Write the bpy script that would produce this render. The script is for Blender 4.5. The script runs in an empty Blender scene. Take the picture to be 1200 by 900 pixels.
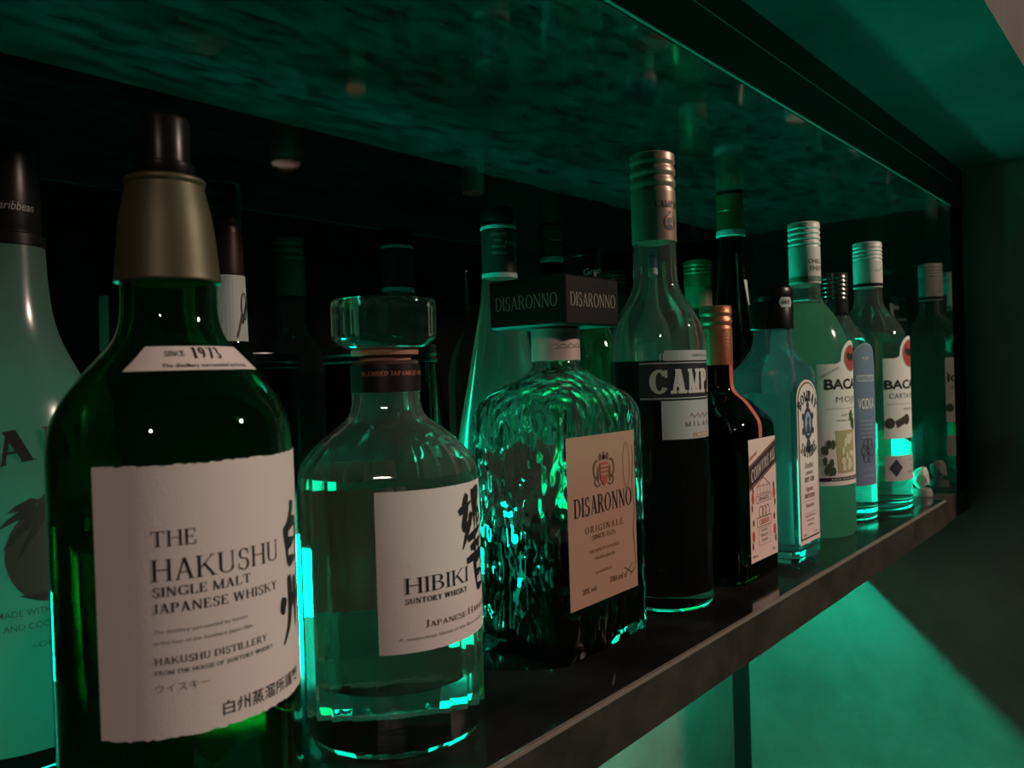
import bpy, bmesh, math, random
from mathutils import Vector, Matrix
PI = math.pi
random.seed(5)
scene = bpy.context.scene
COL = scene.collection

# ------------------------------------------------------------------ camera
THETA, PITCH, ROLL, EYE = 0.70148627, 0.01197339, -0.03197946, 0.16
F_ = Vector((math.cos(THETA) * math.cos(PITCH), math.sin(THETA) * math.cos(PITCH), -math.sin(PITCH)))
R_ = Vector((math.sin(THETA), -math.cos(THETA), 0))
U_ = R_.cross(F_)
R2 = R_ * math.cos(ROLL) + U_ * math.sin(ROLL)
U2 = -R_ * math.sin(ROLL) + U_ * math.cos(ROLL)
cam_d = bpy.data.cameras.new('camera')
cam_d.sensor_width = 36; cam_d.lens = 28.5
cam_d.clip_start = 0.01
cam_d.dof.use_dof = True; cam_d.dof.focus_distance = 0.50; cam_d.dof.aperture_fstop = 20
cam = bpy.data.objects.new('camera', cam_d); COL.objects.link(cam)
M = Matrix((R2, U2, -F_)).transposed().to_4x4(); M.translation = (0, 0, EYE)
cam.matrix_world = M
scene.camera = cam

# ------------------------------------------------------------------ world, exposure
w = bpy.data.worlds.new('dark_room'); scene.world = w; w.use_nodes = True
w.node_tree.nodes['Background'].inputs[0].default_value = (0.5, 0.75, 0.7, 1)
w.node_tree.nodes['Background'].inputs[1].default_value = 0.004
scene.view_settings.view_transform = 'Standard'; scene.view_settings.look = 'None'
scene.view_settings.gamma = 1; scene.view_settings.use_curve_mapping = False
scene.view_settings.exposure = 0.0
cy = scene.cycles
cy.use_denoising = True
cy.max_bounces = 28; cy.transmission_bounces = 26; cy.glossy_bounces = 8; cy.diffuse_bounces = 4
cy.transparent_max_bounces = 16; cy.caustics_reflective = True; cy.caustics_refractive = True
cy.sample_clamp_indirect = 1.2; cy.blur_glossy = 0.3

# ------------------------------------------------------------------ lamps of the room and added fill lights
LED_SHELF, LED_UNDER = 50.0, 250.0
LED_COL = (0.0, 1.0, 0.57)
WARM = (1.0, 0.74, 0.62)
def spot(name, loc, target, power, size, blend_angle=70, col=WARM, blend=0.6):
    d = bpy.data.lights.new(name, 'SPOT'); d.energy = power; d.color = col
    d.shadow_soft_size = size; d.spot_size = math.radians(blend_angle); d.spot_blend = blend
    o = bpy.data.objects.new(name, d); COL.objects.link(o); o.location = loc
    o.rotation_euler = (Vector(target) - Vector(loc)).to_track_quat('-Z', 'Y').to_euler()
    return o
spot('bar_spot_lamp', (-1.7, -1.35, 1.2), (0.5, 0.3, -2.08), 42, 0.05, 61, WARM, 0.14)
spot('bar_spot_lamp', (1.5, -1.15, 1.02), (0.4, 0.3, 0.1), 90, 0.045)
a = bpy.data.lights.new('added_green_fill', 'AREA'); a.shape = 'RECTANGLE'; a.size = 1.6; a.size_y = 0.7  # unseen green fill added for the room's ambience, no real strip
a.color = LED_COL; a.energy = 0.3
o = bpy.data.objects.new('added_green_fill', a); COL.objects.link(o); o.location = (0.4, -0.9, -0.6); o.rotation_euler = (PI, 0, 0)
a = bpy.data.lights.new('added_soffit_fill', 'AREA'); a.shape = 'RECTANGLE'; a.size = .8; a.size_y = .04; a.spread = math.radians(40)  # unseen narrow fill added below to brighten the soffit in green
a.color = LED_COL; a.energy = .32
o = bpy.data.objects.new('added_soffit_fill', a); COL.objects.link(o); o.location = (.62, .03, -.5)
o.rotation_euler = (Vector((.62, .17, .4)) - o.location).to_track_quat('-Z', 'Y').to_euler()

# ------------------------------------------------------------------ materials
MATS = {}
def mat(name, col=(.8, .8, .8), rough=.5, metal=0, trans=0, ior=1.5, spec=None, coat=0, emis=None, estr=0, bump=None, noise=None, sheen=None):
    if name in MATS: return MATS[name]
    m = bpy.data.materials.new(name); m.use_nodes = True
    nt = m.node_tree; b = nt.nodes['Principled BSDF']
    b.inputs['Base Color'].default_value = (*col, 1)
    b.inputs['Roughness'].default_value = rough
    b.inputs['Metallic'].default_value = metal
    b.inputs['Transmission Weight'].default_value = trans
    b.inputs['IOR'].default_value = ior
    if spec is not None: b.inputs['Specular IOR Level'].default_value = spec
    if coat: b.inputs['Coat Weight'].default_value = coat; b.inputs['Coat Roughness'].default_value = .05
    if emis: b.inputs['Emission Color'].default_value = (*emis, 1); b.inputs['Emission Strength'].default_value = estr
    tc = None
    if bump or noise: tc = nt.nodes.new('ShaderNodeTexCoord')
    if bump:                                   # (scale, strength, distance, stretch)
        mp = nt.nodes.new('ShaderNodeMapping'); nt.links.new(tc.outputs['Object'], mp.inputs[0])
        mp.inputs['Scale'].default_value = bump[3] if len(bump) > 3 else (1, 1, 1)
        n = nt.nodes.new('ShaderNodeTexNoise'); n.inputs['Scale'].default_value = bump[0]; n.inputs['Detail'].default_value = 3
        nt.links.new(mp.outputs[0], n.inputs['Vector'])
        bp = nt.nodes.new('ShaderNodeBump'); bp.inputs['Strength'].default_value = bump[1]; bp.inputs['Distance'].default_value = bump[2]
        nt.links.new(n.outputs[0], bp.inputs['Height']); nt.links.new(bp.outputs[0], b.inputs['Normal'])
    if noise:                                  # (scale, col2, lo, hi, stretch)
        mp = nt.nodes.new('ShaderNodeMapping'); nt.links.new(tc.outputs['Object'], mp.inputs[0])
        mp.inputs['Scale'].default_value = noise[4] if len(noise) > 4 else (1, 1, 1)
        n = nt.nodes.new('ShaderNodeTexNoise'); n.inputs['Scale'].default_value = noise[0]; n.inputs['Detail'].default_value = 8
        n.inputs['Roughness'].default_value = .65
        nt.links.new(mp.outputs[0], n.inputs['Vector'])
        r = nt.nodes.new('ShaderNodeValToRGB')
        r.color_ramp.elements[0].position = noise[2]; r.color_ramp.elements[1].position = noise[3]
        r.color_ramp.elements[0].color = (*col, 1); r.color_ramp.elements[1].color = (*noise[1], 1)
        nt.links.new(n.outputs[0], r.inputs[0]); nt.links.new(r.outputs[0], b.inputs['Base Color'])
    MATS[name] = m
    return m
def mat_translucent(name, col, frac, gloss=.05, rough=.2):
    if name in MATS: return MATS[name]
    m = bpy.data.materials.new(name); m.use_nodes = True; nt = m.node_tree
    out = nt.nodes['Material Output']; nt.nodes.remove(nt.nodes['Principled BSDF'])
    d = nt.nodes.new('ShaderNodeBsdfDiffuse'); t = nt.nodes.new('ShaderNodeBsdfTranslucent'); g = nt.nodes.new('ShaderNodeBsdfGlossy')
    for n in (d, t): n.inputs[0].default_value = (*col, 1)
    g.inputs['Roughness'].default_value = rough
    a = nt.nodes.new('ShaderNodeMixShader'); a.inputs[0].default_value = frac
    nt.links.new(d.outputs[0], a.inputs[1]); nt.links.new(t.outputs[0], a.inputs[2])
    b = nt.nodes.new('ShaderNodeMixShader'); b.inputs[0].default_value = gloss
    nt.links.new(a.outputs[0], b.inputs[1]); nt.links.new(g.outputs[0], b.inputs[2])
    nt.links.new(b.outputs[0], out.inputs[0]); MATS[name] = m
    return m
def glass(name, col, ior=1.5, haze=.028, bump=None):
    """glass or liquid that also scatters a little light (dust, glass edges), added to fill bottles with green glow"""
    if name in MATS: return MATS[name]
    m = mat(name, col, 0, trans=1, ior=ior, bump=bump); nt = m.node_tree
    out = nt.nodes['Material Output']; b = nt.nodes['Principled BSDF']
    t = nt.nodes.new('ShaderNodeBsdfTranslucent'); d = nt.nodes.new('ShaderNodeBsdfDiffuse')
    tint = [c ** .5 * .9 for c in col]
    t.inputs[0].default_value = (*tint, 1); d.inputs[0].default_value = (*tint, 1)
    a = nt.nodes.new('ShaderNodeMixShader'); a.inputs[0].default_value = .88
    nt.links.new(d.outputs[0], a.inputs[1]); nt.links.new(t.outputs[0], a.inputs[2])
    x = nt.nodes.new('ShaderNodeMixShader'); x.inputs[0].default_value = haze  # even scatter added so the glass fills with the light strip's glow
    nt.links.new(b.outputs[0], x.inputs[1]); nt.links.new(a.outputs[0], x.inputs[2]); nt.links.new(x.outputs[0], out.inputs[0])
    return m
def mat_black_mirror(name, base, refl, rough):
    if name in MATS: return MATS[name]
    m = bpy.data.materials.new(name); m.use_nodes = True; nt = m.node_tree
    out = nt.nodes['Material Output']; nt.nodes.remove(nt.nodes['Principled BSDF'])
    d = nt.nodes.new('ShaderNodeBsdfDiffuse'); d.inputs[0].default_value = (*base, 1)
    g = nt.nodes.new('ShaderNodeBsdfGlossy'); g.inputs['Roughness'].default_value = rough; g.inputs[0].default_value = (.9, .9, .9, 1)
    a = nt.nodes.new('ShaderNodeMixShader'); a.inputs[0].default_value = refl
    nt.links.new(d.outputs[0], a.inputs[1]); nt.links.new(g.outputs[0], a.inputs[2]); nt.links.new(a.outputs[0], out.inputs[0])
    MATS[name] = m
    return m
GLASS = lambda: glass('clear_glass', (.93, .98, .96))
RIPPLE = lambda: glass('hammered_glass', (.93, .98, .96), haze=.008, bump=(24, 1.0, .018, (1, 1, .6)))
WAVE = lambda: glass('pressed_glass', (.93, .98, .96), bump=(40, .25, .002, (1, 1, .4)))
GREENG = lambda: glass('green_glass', (.03, .30, .12), haze=.034)
DARKG = lambda: glass('dark_green_glass', (.03, .12, .06))
BLUEG = lambda: glass('pale_blue_glass', (.50, .85, .93), haze=.07)
AMBER = lambda: glass('brown_glass', (.06, .010, .002), haze=.012)
SPIRIT = lambda: mat('clear_spirit', (.97, .99, .98), .0, trans=1, ior=1.36)
WHISKY = lambda: mat('pale_whisky', (.97, .94, .80), .0, trans=1, ior=1.36)
AMARETTO = lambda: mat('amaretto', (.035, .0002, .00005), .0, trans=1, ior=1.37)
BITTER = lambda: mat('red_bitter', (.006, .00002, .00002), .0, trans=1, ior=1.36)
PAPER = lambda: mat('paper_label', (.76, .69, .66), .75, bump=(900, .15, .0004))
WHITE = lambda: mat('white_print', (.78, .76, .74), .55)
BLACK = lambda: mat('black_ink', (.012, .012, .013), .5)
GREY = lambda: mat('grey_ink', (.16, .15, .14), .6)
BROWN = lambda: mat('brown_ink', (.10, .035, .015), .6)
BLKPL = lambda: mat('black_plastic', (.007, .007, .008), .3, spec=.2)
GOLD = lambda: mat('gold_foil', (.55, .36, .15), .3, metal=1)

# ------------------------------------------------------------------ mesh helpers
def link(name, me, m=None, parent=None, smooth=None):
    if m is not None: me.materials.append(m)
    if smooth is not None:
        for p in me.polygons: p.use_smooth = True
        me.set_sharp_from_angle(angle=math.radians(smooth))
    o = bpy.data.objects.new(name, me); COL.objects.link(o)
    if parent is not None: o.parent = parent
    return o
def box(name, lo, hi, m, parent=None, bev=0):
    bm = bmesh.new(); bmesh.ops.create_cube(bm, size=1)
    for v in bm.verts:
        v.co = Vector([lo[i] + (v.co[i] + .5) * (hi[i] - lo[i]) for i in range(3)])
    if bev: bmesh.ops.bevel(bm, geom=bm.edges[:], offset=bev, segments=2, affect='EDGES', profile=.5)
    me = bpy.data.meshes.new(name); bm.to_mesh(me); bm.free()
    return link(name, me, m, parent)
def spl(P, n=5):
    """Catmull-Rom through P; a point given twice stays a corner."""
    out = []
    for i in range(len(P) - 1):
        p1, p2 = P[i], P[i + 1]
        if p1 == p2: continue
        p0 = P[i - 1] if i > 0 else p1
        p3 = P[i + 2] if i + 2 < len(P) else p2
        for k in range(n):
            t = k / n
            out.append(tuple(.5 * (2 * b + (c - a) * t + (2 * a - 5 * b + 4 * c - d) * t * t + (3 * b - a - 3 * c + d) * t ** 3)
                             for a, b, c, d in zip(p0, p1, p2, p3)))
    out.append(P[-1])
    return out
def sec(p):
    """(r,z) -> circle section, (hx,hy,rc,z) stays"""
    return (p[0], p[0], p[0], p[1]) if len(p) == 2 else p
def ring(s, n, flute=None):
    hx, hy, rc, z = s; q = n // 4; out = []
    rc = min(rc, hx, hy)
    for c, (sx, sy) in enumerate(((1, 1), (-1, 1), (-1, -1), (1, -1))):
        for k in range(q):
            a = (c + (k + .5) / q) * PI / 2
            x = sx * (hx - rc) + rc * math.cos(a); y = sy * (hy - rc) + rc * math.sin(a)
            if flute:
                f = 1 + flute(a, z); x *= f; y *= f
            out.append((x, y, z))
    return out
def loft(name, profile, m, parent=None, n=64, smooth=35, closed=False, caps=(True, True), flute=None):
    """stack of rings; closed joins last ring to the first (a shell with thickness)"""
    secs = [sec(p) for p in profile]
    vs, fs = [], []
    for s in secs: vs += ring(s, n, flute)
    L = len(secs)
    for i in range(L if closed else L - 1):
        j = (i + 1) % L
        for k in range(n):
            k2 = (k + 1) % n
            fs.append((i * n + k, i * n + k2, j * n + k2, j * n + k))
    if not closed:
        if caps[0]: fs.append(tuple(range(n))[::-1])
        if caps[1]: fs.append(tuple((L - 1) * n + k for k in range(n)))
    me = bpy.data.meshes.new(name); me.from_pydata(vs, [], fs)
    bm = bmesh.new(); bm.from_mesh(me); bmesh.ops.remove_doubles(bm, verts=bm.verts[:], dist=1e-7)
    bm.to_mesh(me); bm.free(); me.validate()
    return link(name, me, m, parent, smooth)
def inset(s, t):
    hx, hy, rc, z = s
    return (max(hx - t, .0006), max(hy - t, .0006), max(rc - t, .0005) if rc < hx else max(hx - t, .0005), z)
def shell_profile(outer, wall, base):
    """outer: bottom to top; gives outer up, rim, inner down to the inner floor"""
    o = [sec(p) for p in outer]
    inner = [inset(s, wall) for s in o if s[3] > base + .0005]
    first = inner[0]
    fl = [(max(first[0] - .004, .001), max(first[1] - .004, .001), max(first[2] - .004, .0008), base), (max(first[0] - .001, .001), max(first[1] - .001, .001), max(first[2] - .001, .0008), base + .001), ]
    return o, fl + inner
def interp(P, z):
    for a, b in zip(P, P[1:]):
        if (a[3] - z) * (b[3] - z) <= 0 and a[3] != b[3]:
            t = (z - a[3]) / (b[3] - a[3]); return tuple(x + (y - x) * t for x, y in zip(a, b))
    return P[-1]
def glass_body(parent, outer, m, wall=.003, base=.006, n=64, smooth=35, liquid=None, level=None, flute=None, name='glass_body', lsmooth=40):
    o, inn = shell_profile(outer, wall, base)
    center = [(.0005, .0005, .0005, o[0][3])]
    prof = center + o + inn[::-1] + [(.0005, .0005, .0005, base)]
    b = loft(name, prof, m, parent, n, smooth, flute=flute)
    if liquid:
        lq = [inset(s, -.00025) for s in inn if s[3] < level]
        e = inset(interp(inn, level), -.00025)
        lq.append((e[0], e[1], e[2], level))
        lq[0] = (*lq[0][:3], lq[0][3] - .00025)
        loft('liquid', lq, liquid, parent, n, lsmooth, flute=flute)
    return b
def thing(name, label, cat, loc, group=None, rz=0):
    o = bpy.data.objects.new(name, None); COL.objects.link(o); o.empty_display_size = .02
    o.location = loc; o.rotation_euler = (0, 0, rz); o['label'] = label; o['category'] = cat
    if group: o['group'] = group
    return o
def lathe_cap(name, prof, m, parent, n=64, smooth=35, flute=None):
    return loft(name, prof, m, parent, n, smooth, flute=flute)
def screw_cap(name, r, z0, z1, m, parent, rings=4, ring_zone=.45, knurl=True):
    """long metal screw capsule: plain skirt, then pressed rings and a knurled top"""
    zr = z1 - (z1 - z0) * ring_zone
    P = [(r * .995, z0), (r, z0 + .0006), (r, zr)]
    h = (z1 - .0045 - zr) / rings
    for i in range(rings):
        a = zr + i * h
        P += [(r, a + .15 * h), (r * .95, a + .38 * h), (r * .95, a + .5 * h), (r * 1.02, a + .72 * h), (r * 1.02, a + .9 * h)]
    P += [(r, z1 - .0045), (r, z1 - .001), (r * .93, z1)]
    fl = (lambda a, z: (.012 * math.cos(48 * a) if z > z1 - .0046 and z < z1 - .0005 else 0)) if knurl else None
    return loft(name, P, m, parent, 96, 40, flute=fl)

# ------------------------------------------------------------------ flat art and lettering
def arc_poly(cx, cy, rx, ry, a0, a1, T, t, n=18):
    """ring piece, T thick at the sides and t at top and bottom, as quads"""
    out = []
    ix, iy = max(rx - T, .001), max(ry - t, .001)
    n = max(4, int(n * abs(a1 - a0) / 360) + 2)
    for k in range(n):
        p, q = (math.radians(a0 + (a1 - a0) * (k + d) / n) for d in (0, 1))
        out.append([(cx + rx * math.cos(p), cy + ry * math.sin(p)), (cx + rx * math.cos(q), cy + ry * math.sin(q)),
                    (cx + ix * math.cos(q), cy + iy * math.sin(q)), (cx + ix * math.cos(p), cy + iy * math.sin(p))])
    return out
def ellipse(cx, cy, rx, ry, n=28):
    return [(cx + rx * math.cos(2 * PI * k / n), cy + ry * math.sin(2 * PI * k / n)) for k in range(n)]
def rect(x0, y0, x1, y1): return [(x0, y0), (x1, y0), (x1, y1), (x0, y1)]
def frame(x0, y0, x1, y1, t):
    return [rect(x0, y0, x1, y0 + t), rect(x0, y1 - t, x1, y1), rect(x0, y0 + t, x0 + t, y1 - t), rect(x1 - t, y0 + t, x1, y1 - t)]
def line(x0, y0, x1, y1, wd):
    dx, dy = x1 - x0, y1 - y0; L = math.hypot(dx, dy) or 1; nx, ny = -dy / L * wd / 2, dx / L * wd / 2
    return [(x0 + nx, y0 + ny), (x0 - nx, y0 - ny), (x1 - nx, y1 - ny), (x1 + nx, y1 + ny)]
def glyph(ch, T, t, S, sh):
    """one roman capital on a unit height: polygons and its advance"""
    P = []
    def stem(x, y0=0, y1=1, w_=T, b=True, u=True):
        P.append(rect(x - w_ / 2, y0, x + w_ / 2, y1))
        if b: P.append(rect(x - w_ / 2 - S, y0, x + w_ / 2 + S, y0 + sh))
        if u: P.append(rect(x - w_ / 2 - S, y1 - sh, x + w_ / 2 + S, y1))
    def diag(x0, y0, x1, y1, w_): P.append([(x0 - w_ / 2, y0), (x0 + w_ / 2, y0), (x1 + w_ / 2, y1), (x1 - w_ / 2, y1)])
    def foot(x, y, w_): P.append(rect(x - w_ / 2 - S, y, x + w_ / 2 + S, y + sh))
    def bar(x0, x1, y, th=None): P.append(rect(x0, y - (th or t) / 2, x1, y + (th or t) / 2))
    def arc(*a): P.extend(arc_poly(*a, T, t))
    m = S + T / 2
    if ch == 'A': diag(.42, 1, m, 0, t * 1.3); diag(.42, 1, .84 - m, 0, T * 1.05); bar(.2, .66, .34); foot(m, 0, t); foot(.84 - m, 0, T); return P, .84
    if ch == 'B': stem(m); arc(.36, .76, .26, .24, -90, 90); arc(.36, .27, .32, .27, -90, 90); [bar(m, .37, y) for y in (t / 2, .53, 1 - t / 2)]; return P, .72
    if ch == 'C': arc(.44, .5, .42, .5, 34, 326); P.append(rect(.79 - t, .66, .79, .97)); return P, .82
    if ch == 'D': stem(m); arc(.38, .5, .42, .5, -90, 90); [bar(m, .39, y) for y in (t / 2, 1 - t / 2)]; return P, .84
    if ch in 'EFL':
        stem(m, u=ch != 'L' or True)
        if ch != 'L': bar(m, .6, 1 - t / 2); P.append(rect(.6 - t, .74, .6, 1)); bar(m, .47, .52); P.append(rect(.47 - t, .42, .47, .62))
        if ch != 'F': bar(m, .63, t / 2); P.append(rect(.63 - t, 0, .63, .28))
        return P, .68
    if ch == 'G': arc(.44, .5, .42, .5, 42, 318); P.append(rect(.74, .66, .74 + t, .97)); stem(.74, .06, .44, b=False); return P, .88
    if ch == 'H': stem(m); stem(.86 - m); bar(m, .86 - m, .52); return P, .86
    if ch == 'I': stem(m); return P, 2 * m
    if ch == 'J': stem(.3, .2, 1, b=False); P.extend(arc_poly(.12, .2, .18 + T / 2, .24, -120, 0, T, t)); return P, .3 + m
    if ch == 'K': stem(m); diag(m + T / 2, .42, .7, 1, t * 1.3); diag(.34, .6, .76, 0, T); foot(.7, 1 - sh, t); foot(.76, 0, T); return P, .86
    if ch == 'M': stem(m, w_=t * 1.3); stem(1.06 - m); diag(m, 1, .53, 0, T); diag(1.06 - m, 1, .53, 0, t * 1.3); return P, 1.06
    if ch == 'N': stem(m, w_=t * 1.3); stem(.88 - m, w_=t * 1.3, b=False); diag(m, 1, .88 - m, 0, T * 1.05); return P, .88
    if ch in 'OQ0':
        x = .32 if ch == '0' else .44
        P.extend(arc_poly(x, .5, x - .02, .5, 0, 360, T, t, 30))
        if ch == 'Q': diag(.4, .2, .86, -.14, T)
        return P, 2 * x
    if ch == 'P': stem(m); arc(.36, .73, .3, .27, -90, 90); bar(m, .37, .46 + t / 2); bar(m, .37, 1 - t / 2); return P, .68
    if ch == 'R': stem(m); arc(.36, .74, .28, .26, -90, 90); bar(m, .37, .48 + t / 2); bar(m, .37, 1 - t / 2); diag(.38, .5, .7, 0, T); foot(.7, 0, T); return P, .8
    if ch == 'S':
        P.extend(arc_poly(.33, .74, .25, .26, 35, 268, T * .85, t)); P.extend(arc_poly(.33, .25, .28, .25 + t, -145, 92, T * .95, t))
        P.append(rect(.52, .7, .52 + t, .97)); P.append(rect(.06, .03, .06 + t, .32)); return P, .66
    if ch == 'T': stem(.4, u=False); bar(.03, .77, 1 - t / 2); P.append(rect(.03, .74, .03 + t, 1)); P.append(rect(.77 - t, .74, .77, 1)); return P, .8
    if ch == 'U': stem(m, .28, 1, b=False); stem(.82 - m, .28, 1, w_=t * 1.3, b=False); P.extend(arc_poly(.41, .28, .41 - m + T / 2, .28, 180, 360, T * .9, t)); return P, .84
    if ch == 'V': diag(m, 1, .42, 0, T); diag(.84 - m, 1, .42, 0, t * 1.3); foot(m, 1 - sh, T); foot(.84 - m, 1 - sh, t); return P, .84
    if ch == 'W': diag(m, 1, .34, 0, T); diag(.6, 1, .34, 0, t * 1.3); diag(.6, 1, .84, 0, T); diag(1.16 - m, 1, .84, 0, t * 1.3); foot(m, 1 - sh, T); foot(1.16 - m, 1 - sh, t); return P, 1.16
    if ch == 'X': diag(m, 1, .8 - m, 0, T); diag(.8 - m, 1, m, 0, t * 1.3); return P, .8
    if ch == 'Y': diag(m, 1, .4, .45, T); diag(.8 - m, 1, .4, .45, t * 1.3); stem(.4, 0, .48, u=False); foot(m, 1 - sh, T); foot(.8 - m, 1 - sh, t); return P, .8
    if ch == 'Z': bar(.06, .68, 1 - t / 2); bar(.06, .68, t / 2); diag(.62, 1, .12, 0, T); return P, .74
    if ch == '1': stem(.28, u=False); diag(.24, 1, .08, .82, t * 1.5); return P, .52
    if ch == '9': P.extend(arc_poly(.3, .7, .27, .3, 0, 360, T, t, 24)); P.extend(arc_poly(.14, .6, .43, .6, -75, 0, T, t)); return P, .64
    if ch == '7': bar(.04, .58, 1 - t); diag(.54, 1, .24, 0, T); return P, .6
    if ch == '3': P.extend(arc_poly(.28, .75, .24, .25, -90, 150, T, t)); P.extend(arc_poly(.28, .26, .28, .27, -150, 90, T, t)); return P, .6
    if ch == '5': bar(.12, .54, 1 - t); stem(.14, .5, 1, t, b=False, u=False); P.extend(arc_poly(.26, .3, .3, .3, -150, 110, T, t)); return P, .6
    if ch == '2': P.extend(arc_poly(.3, .72, .26, .28, -20, 160, T, t)); diag(.52, .66, .08, 0, t * 1.5); bar(.05, .58, t); return P, .62
    return P, .36
def serif(text, h, T=.15, t=.05, S=.07, sh=.04, track=.06, sx=1.0, big=None):
    """roman lettering h tall; big: factor for the first letter of every word"""
    out, x, first = [], 0, True
    for ch in text:
        if ch == ' ': x += .34 * h * sx; first = True; continue
        k = big if (big and first) else 1.0
        first = False
        P, adv = glyph(ch, T, t, S, sh)
        out += [[(x + px * h * sx * k, py * h * k) for px, py in p] for p in P]
        x += (adv + track) * h * sx * k
    return out, x - track * h * sx
FONT_CACHE = {}
def sans(text, h, off=0.0, sx=1.0, shear=0.0, space=1.0):
    """plain lettering (also Japanese) as triangles; h = capital height"""
    key = (text, off, shear, space)
    if key not in FONT_CACHE:
        c = bpy.data.curves.new('lettering', 'FONT'); c.body = text; c.offset = off; c.shear = shear; c.space_character = space; c.resolution_u = 3
        o = bpy.data.objects.new('lettering', c); COL.objects.link(o)
        dg = bpy.context.evaluated_depsgraph_get(); me = o.evaluated_get(dg).to_mesh()
        P = [[tuple(me.vertices[i].co[:2]) for i in f.vertices] for f in me.polygons]
        o.evaluated_get(dg).to_mesh_clear()
        bpy.data.objects.remove(o); bpy.data.curves.remove(c)
        FONT_CACHE[key] = P
    k = h / .73
    P = [[(x * k * sx, y * k) for x, y in p] for p in FONT_CACHE[key]]
    xs = [x for p in P for x, y in p]
    x0 = min(xs)
    return [[(x - x0, y) for x, y in p] for p in P], max(xs) - x0
def at(pw, x, y, align='c', fit=None):
    """move lettering (polygons, width) to x, y; fit = wanted width"""
    P, wd = pw
    if fit: P = [[(px * fit / wd, py) for px, py in p] for p in P]; wd = fit
    d = {'l': 0, 'c': -wd / 2, 'r': -wd}[align]
    return [[(px + x + d, py + y) for px, py in p] for p in P]
def rot(P, ang, cx=0, cy=0):
    c, s = math.cos(ang), math.sin(ang)
    return [[(cx + (x - cx) * c - (y - cy) * s, cy + (x - cx) * s + (y - cy) * c) for x, y in p] for p in P]
def on_arc(P, cx, cy, R, up=True):
    """bend lettering laid along x (centred on 0, baseline 0) round an arc"""
    out = []
    for p in P:
        q = []
        for x, y in p:
            a = x / R
            if up: q.append((cx + (R + y) * math.sin(a), cy + (R + y) * math.cos(a)))
            else: q.append((cx + (R - y) * math.sin(a), cy - (R - y) * math.cos(a)))
        out.append(q)
    return out
def brush(strokes, x, y, wx, wy, th):
    """brush writing: every stroke a polyline with a swelling, tapering width"""
    out = []
    for st in strokes:
        Q = [p for p in spl([tuple(p) for p in st], 5)] if len(st) > 2 else [(st[0][0] + (st[1][0] - st[0][0]) * k / 4, st[0][1] + (st[1][1] - st[0][1]) * k / 4) for k in range(5)]
        Q = [(x + a * wx, y + b * wy) for a, b in Q]; n = len(Q) - 1; L = []
        for i, (a, b) in enumerate(Q):
            p, q = Q[max(i - 1, 0)], Q[min(i + 1, n)]
            dx, dy = q[0] - p[0], q[1] - p[1]; d = math.hypot(dx, dy) or 1
            f = i / n; k = th * (.62 + .38 * math.cos(2.2 * f)) * (1 - .55 * f ** 4) * (.7 + .3 * min(f * 5, 1)) / 2
            L.append(((a - dy / d * k, b + dx / d * k), (a + dy / d * k, b - dx / d * k)))
        out += [[L[i][0], L[i][1], L[i + 1][1], L[i + 1][0]] for i in range(n)]
    return out
SHIRO = [[(.60, 1.06), (.52, .88), (.28, .70)], [(.20, .68), (.24, .40), (.26, .04)], [(.22, .62), (.52, .70), (.82, .68), (.84, .40), (.74, .02)], [(.27, .36), (.74, .42)], [(.27, .07), (.76, .10)]]
SHU = [[(.10, .66), (.02, .46), (.12, .42)], [(.32, 1.0), (.34, .55), (.24, .15), (.02, -.14)], [(.48, .66), (.44, .44)], [(.58, .95), (.60, .5), (.58, .06)], [(.72, .66), (.70, .46)], [(.90, 1.1), (.90, .4), (.86, -.22)]]
HIBIKI_SIGN = [[(.34, 1.0), (.08, .80)], [(.02, .82), (.46, .92)], [(.30, .88), (.12, .64), (.42, .68)], [(.38, .74), (.02, .44)], [(.44, .80), (.24, .58)], [(.56, 1.04), (.54, .60)], [(.54, 1.0), (.86, 1.02), (.72, .86), (.90, .74), (.64, .64)], [(.66, 1.0), (.70, .56)],
               [(.20, .52), (.94, .62)], [(.52, .60), (.48, .46)], [(.28, .42), (.90, .50)], [(.44, .46), (.48, .34)], [(.72, .50), (.64, .36)], [(.10, .30), (1.0, .38)], [(.40, .30), (.42, -.04)], [(.40, .26), (.82, .30), (.78, -.04)], [(.42, .13), (.78, .15)], [(.42, -.02), (.78, -.01)]]
def shearx(P, k): return [[(x, y + k * x) for x, y in p] for p in P]
def on_cyl(r):
    return lambda u, v, d: Vector(((r + d) * math.sin(u / r), -(r + d) * math.cos(u / r), v))
def on_front(y):
    return lambda u, v, d: Vector((u, -y - d, v))
def on_left(x):
    return lambda u, v, d: Vector((-x - d, -u, v))
def on_lathe(prof, rref):
    P = [sec(p) for p in prof]
    def f(u, v, d):
        r = interp(P, v)[0] + d
        return Vector((r * math.sin(u / rref), -r * math.cos(u / rref), v))
    return f
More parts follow.
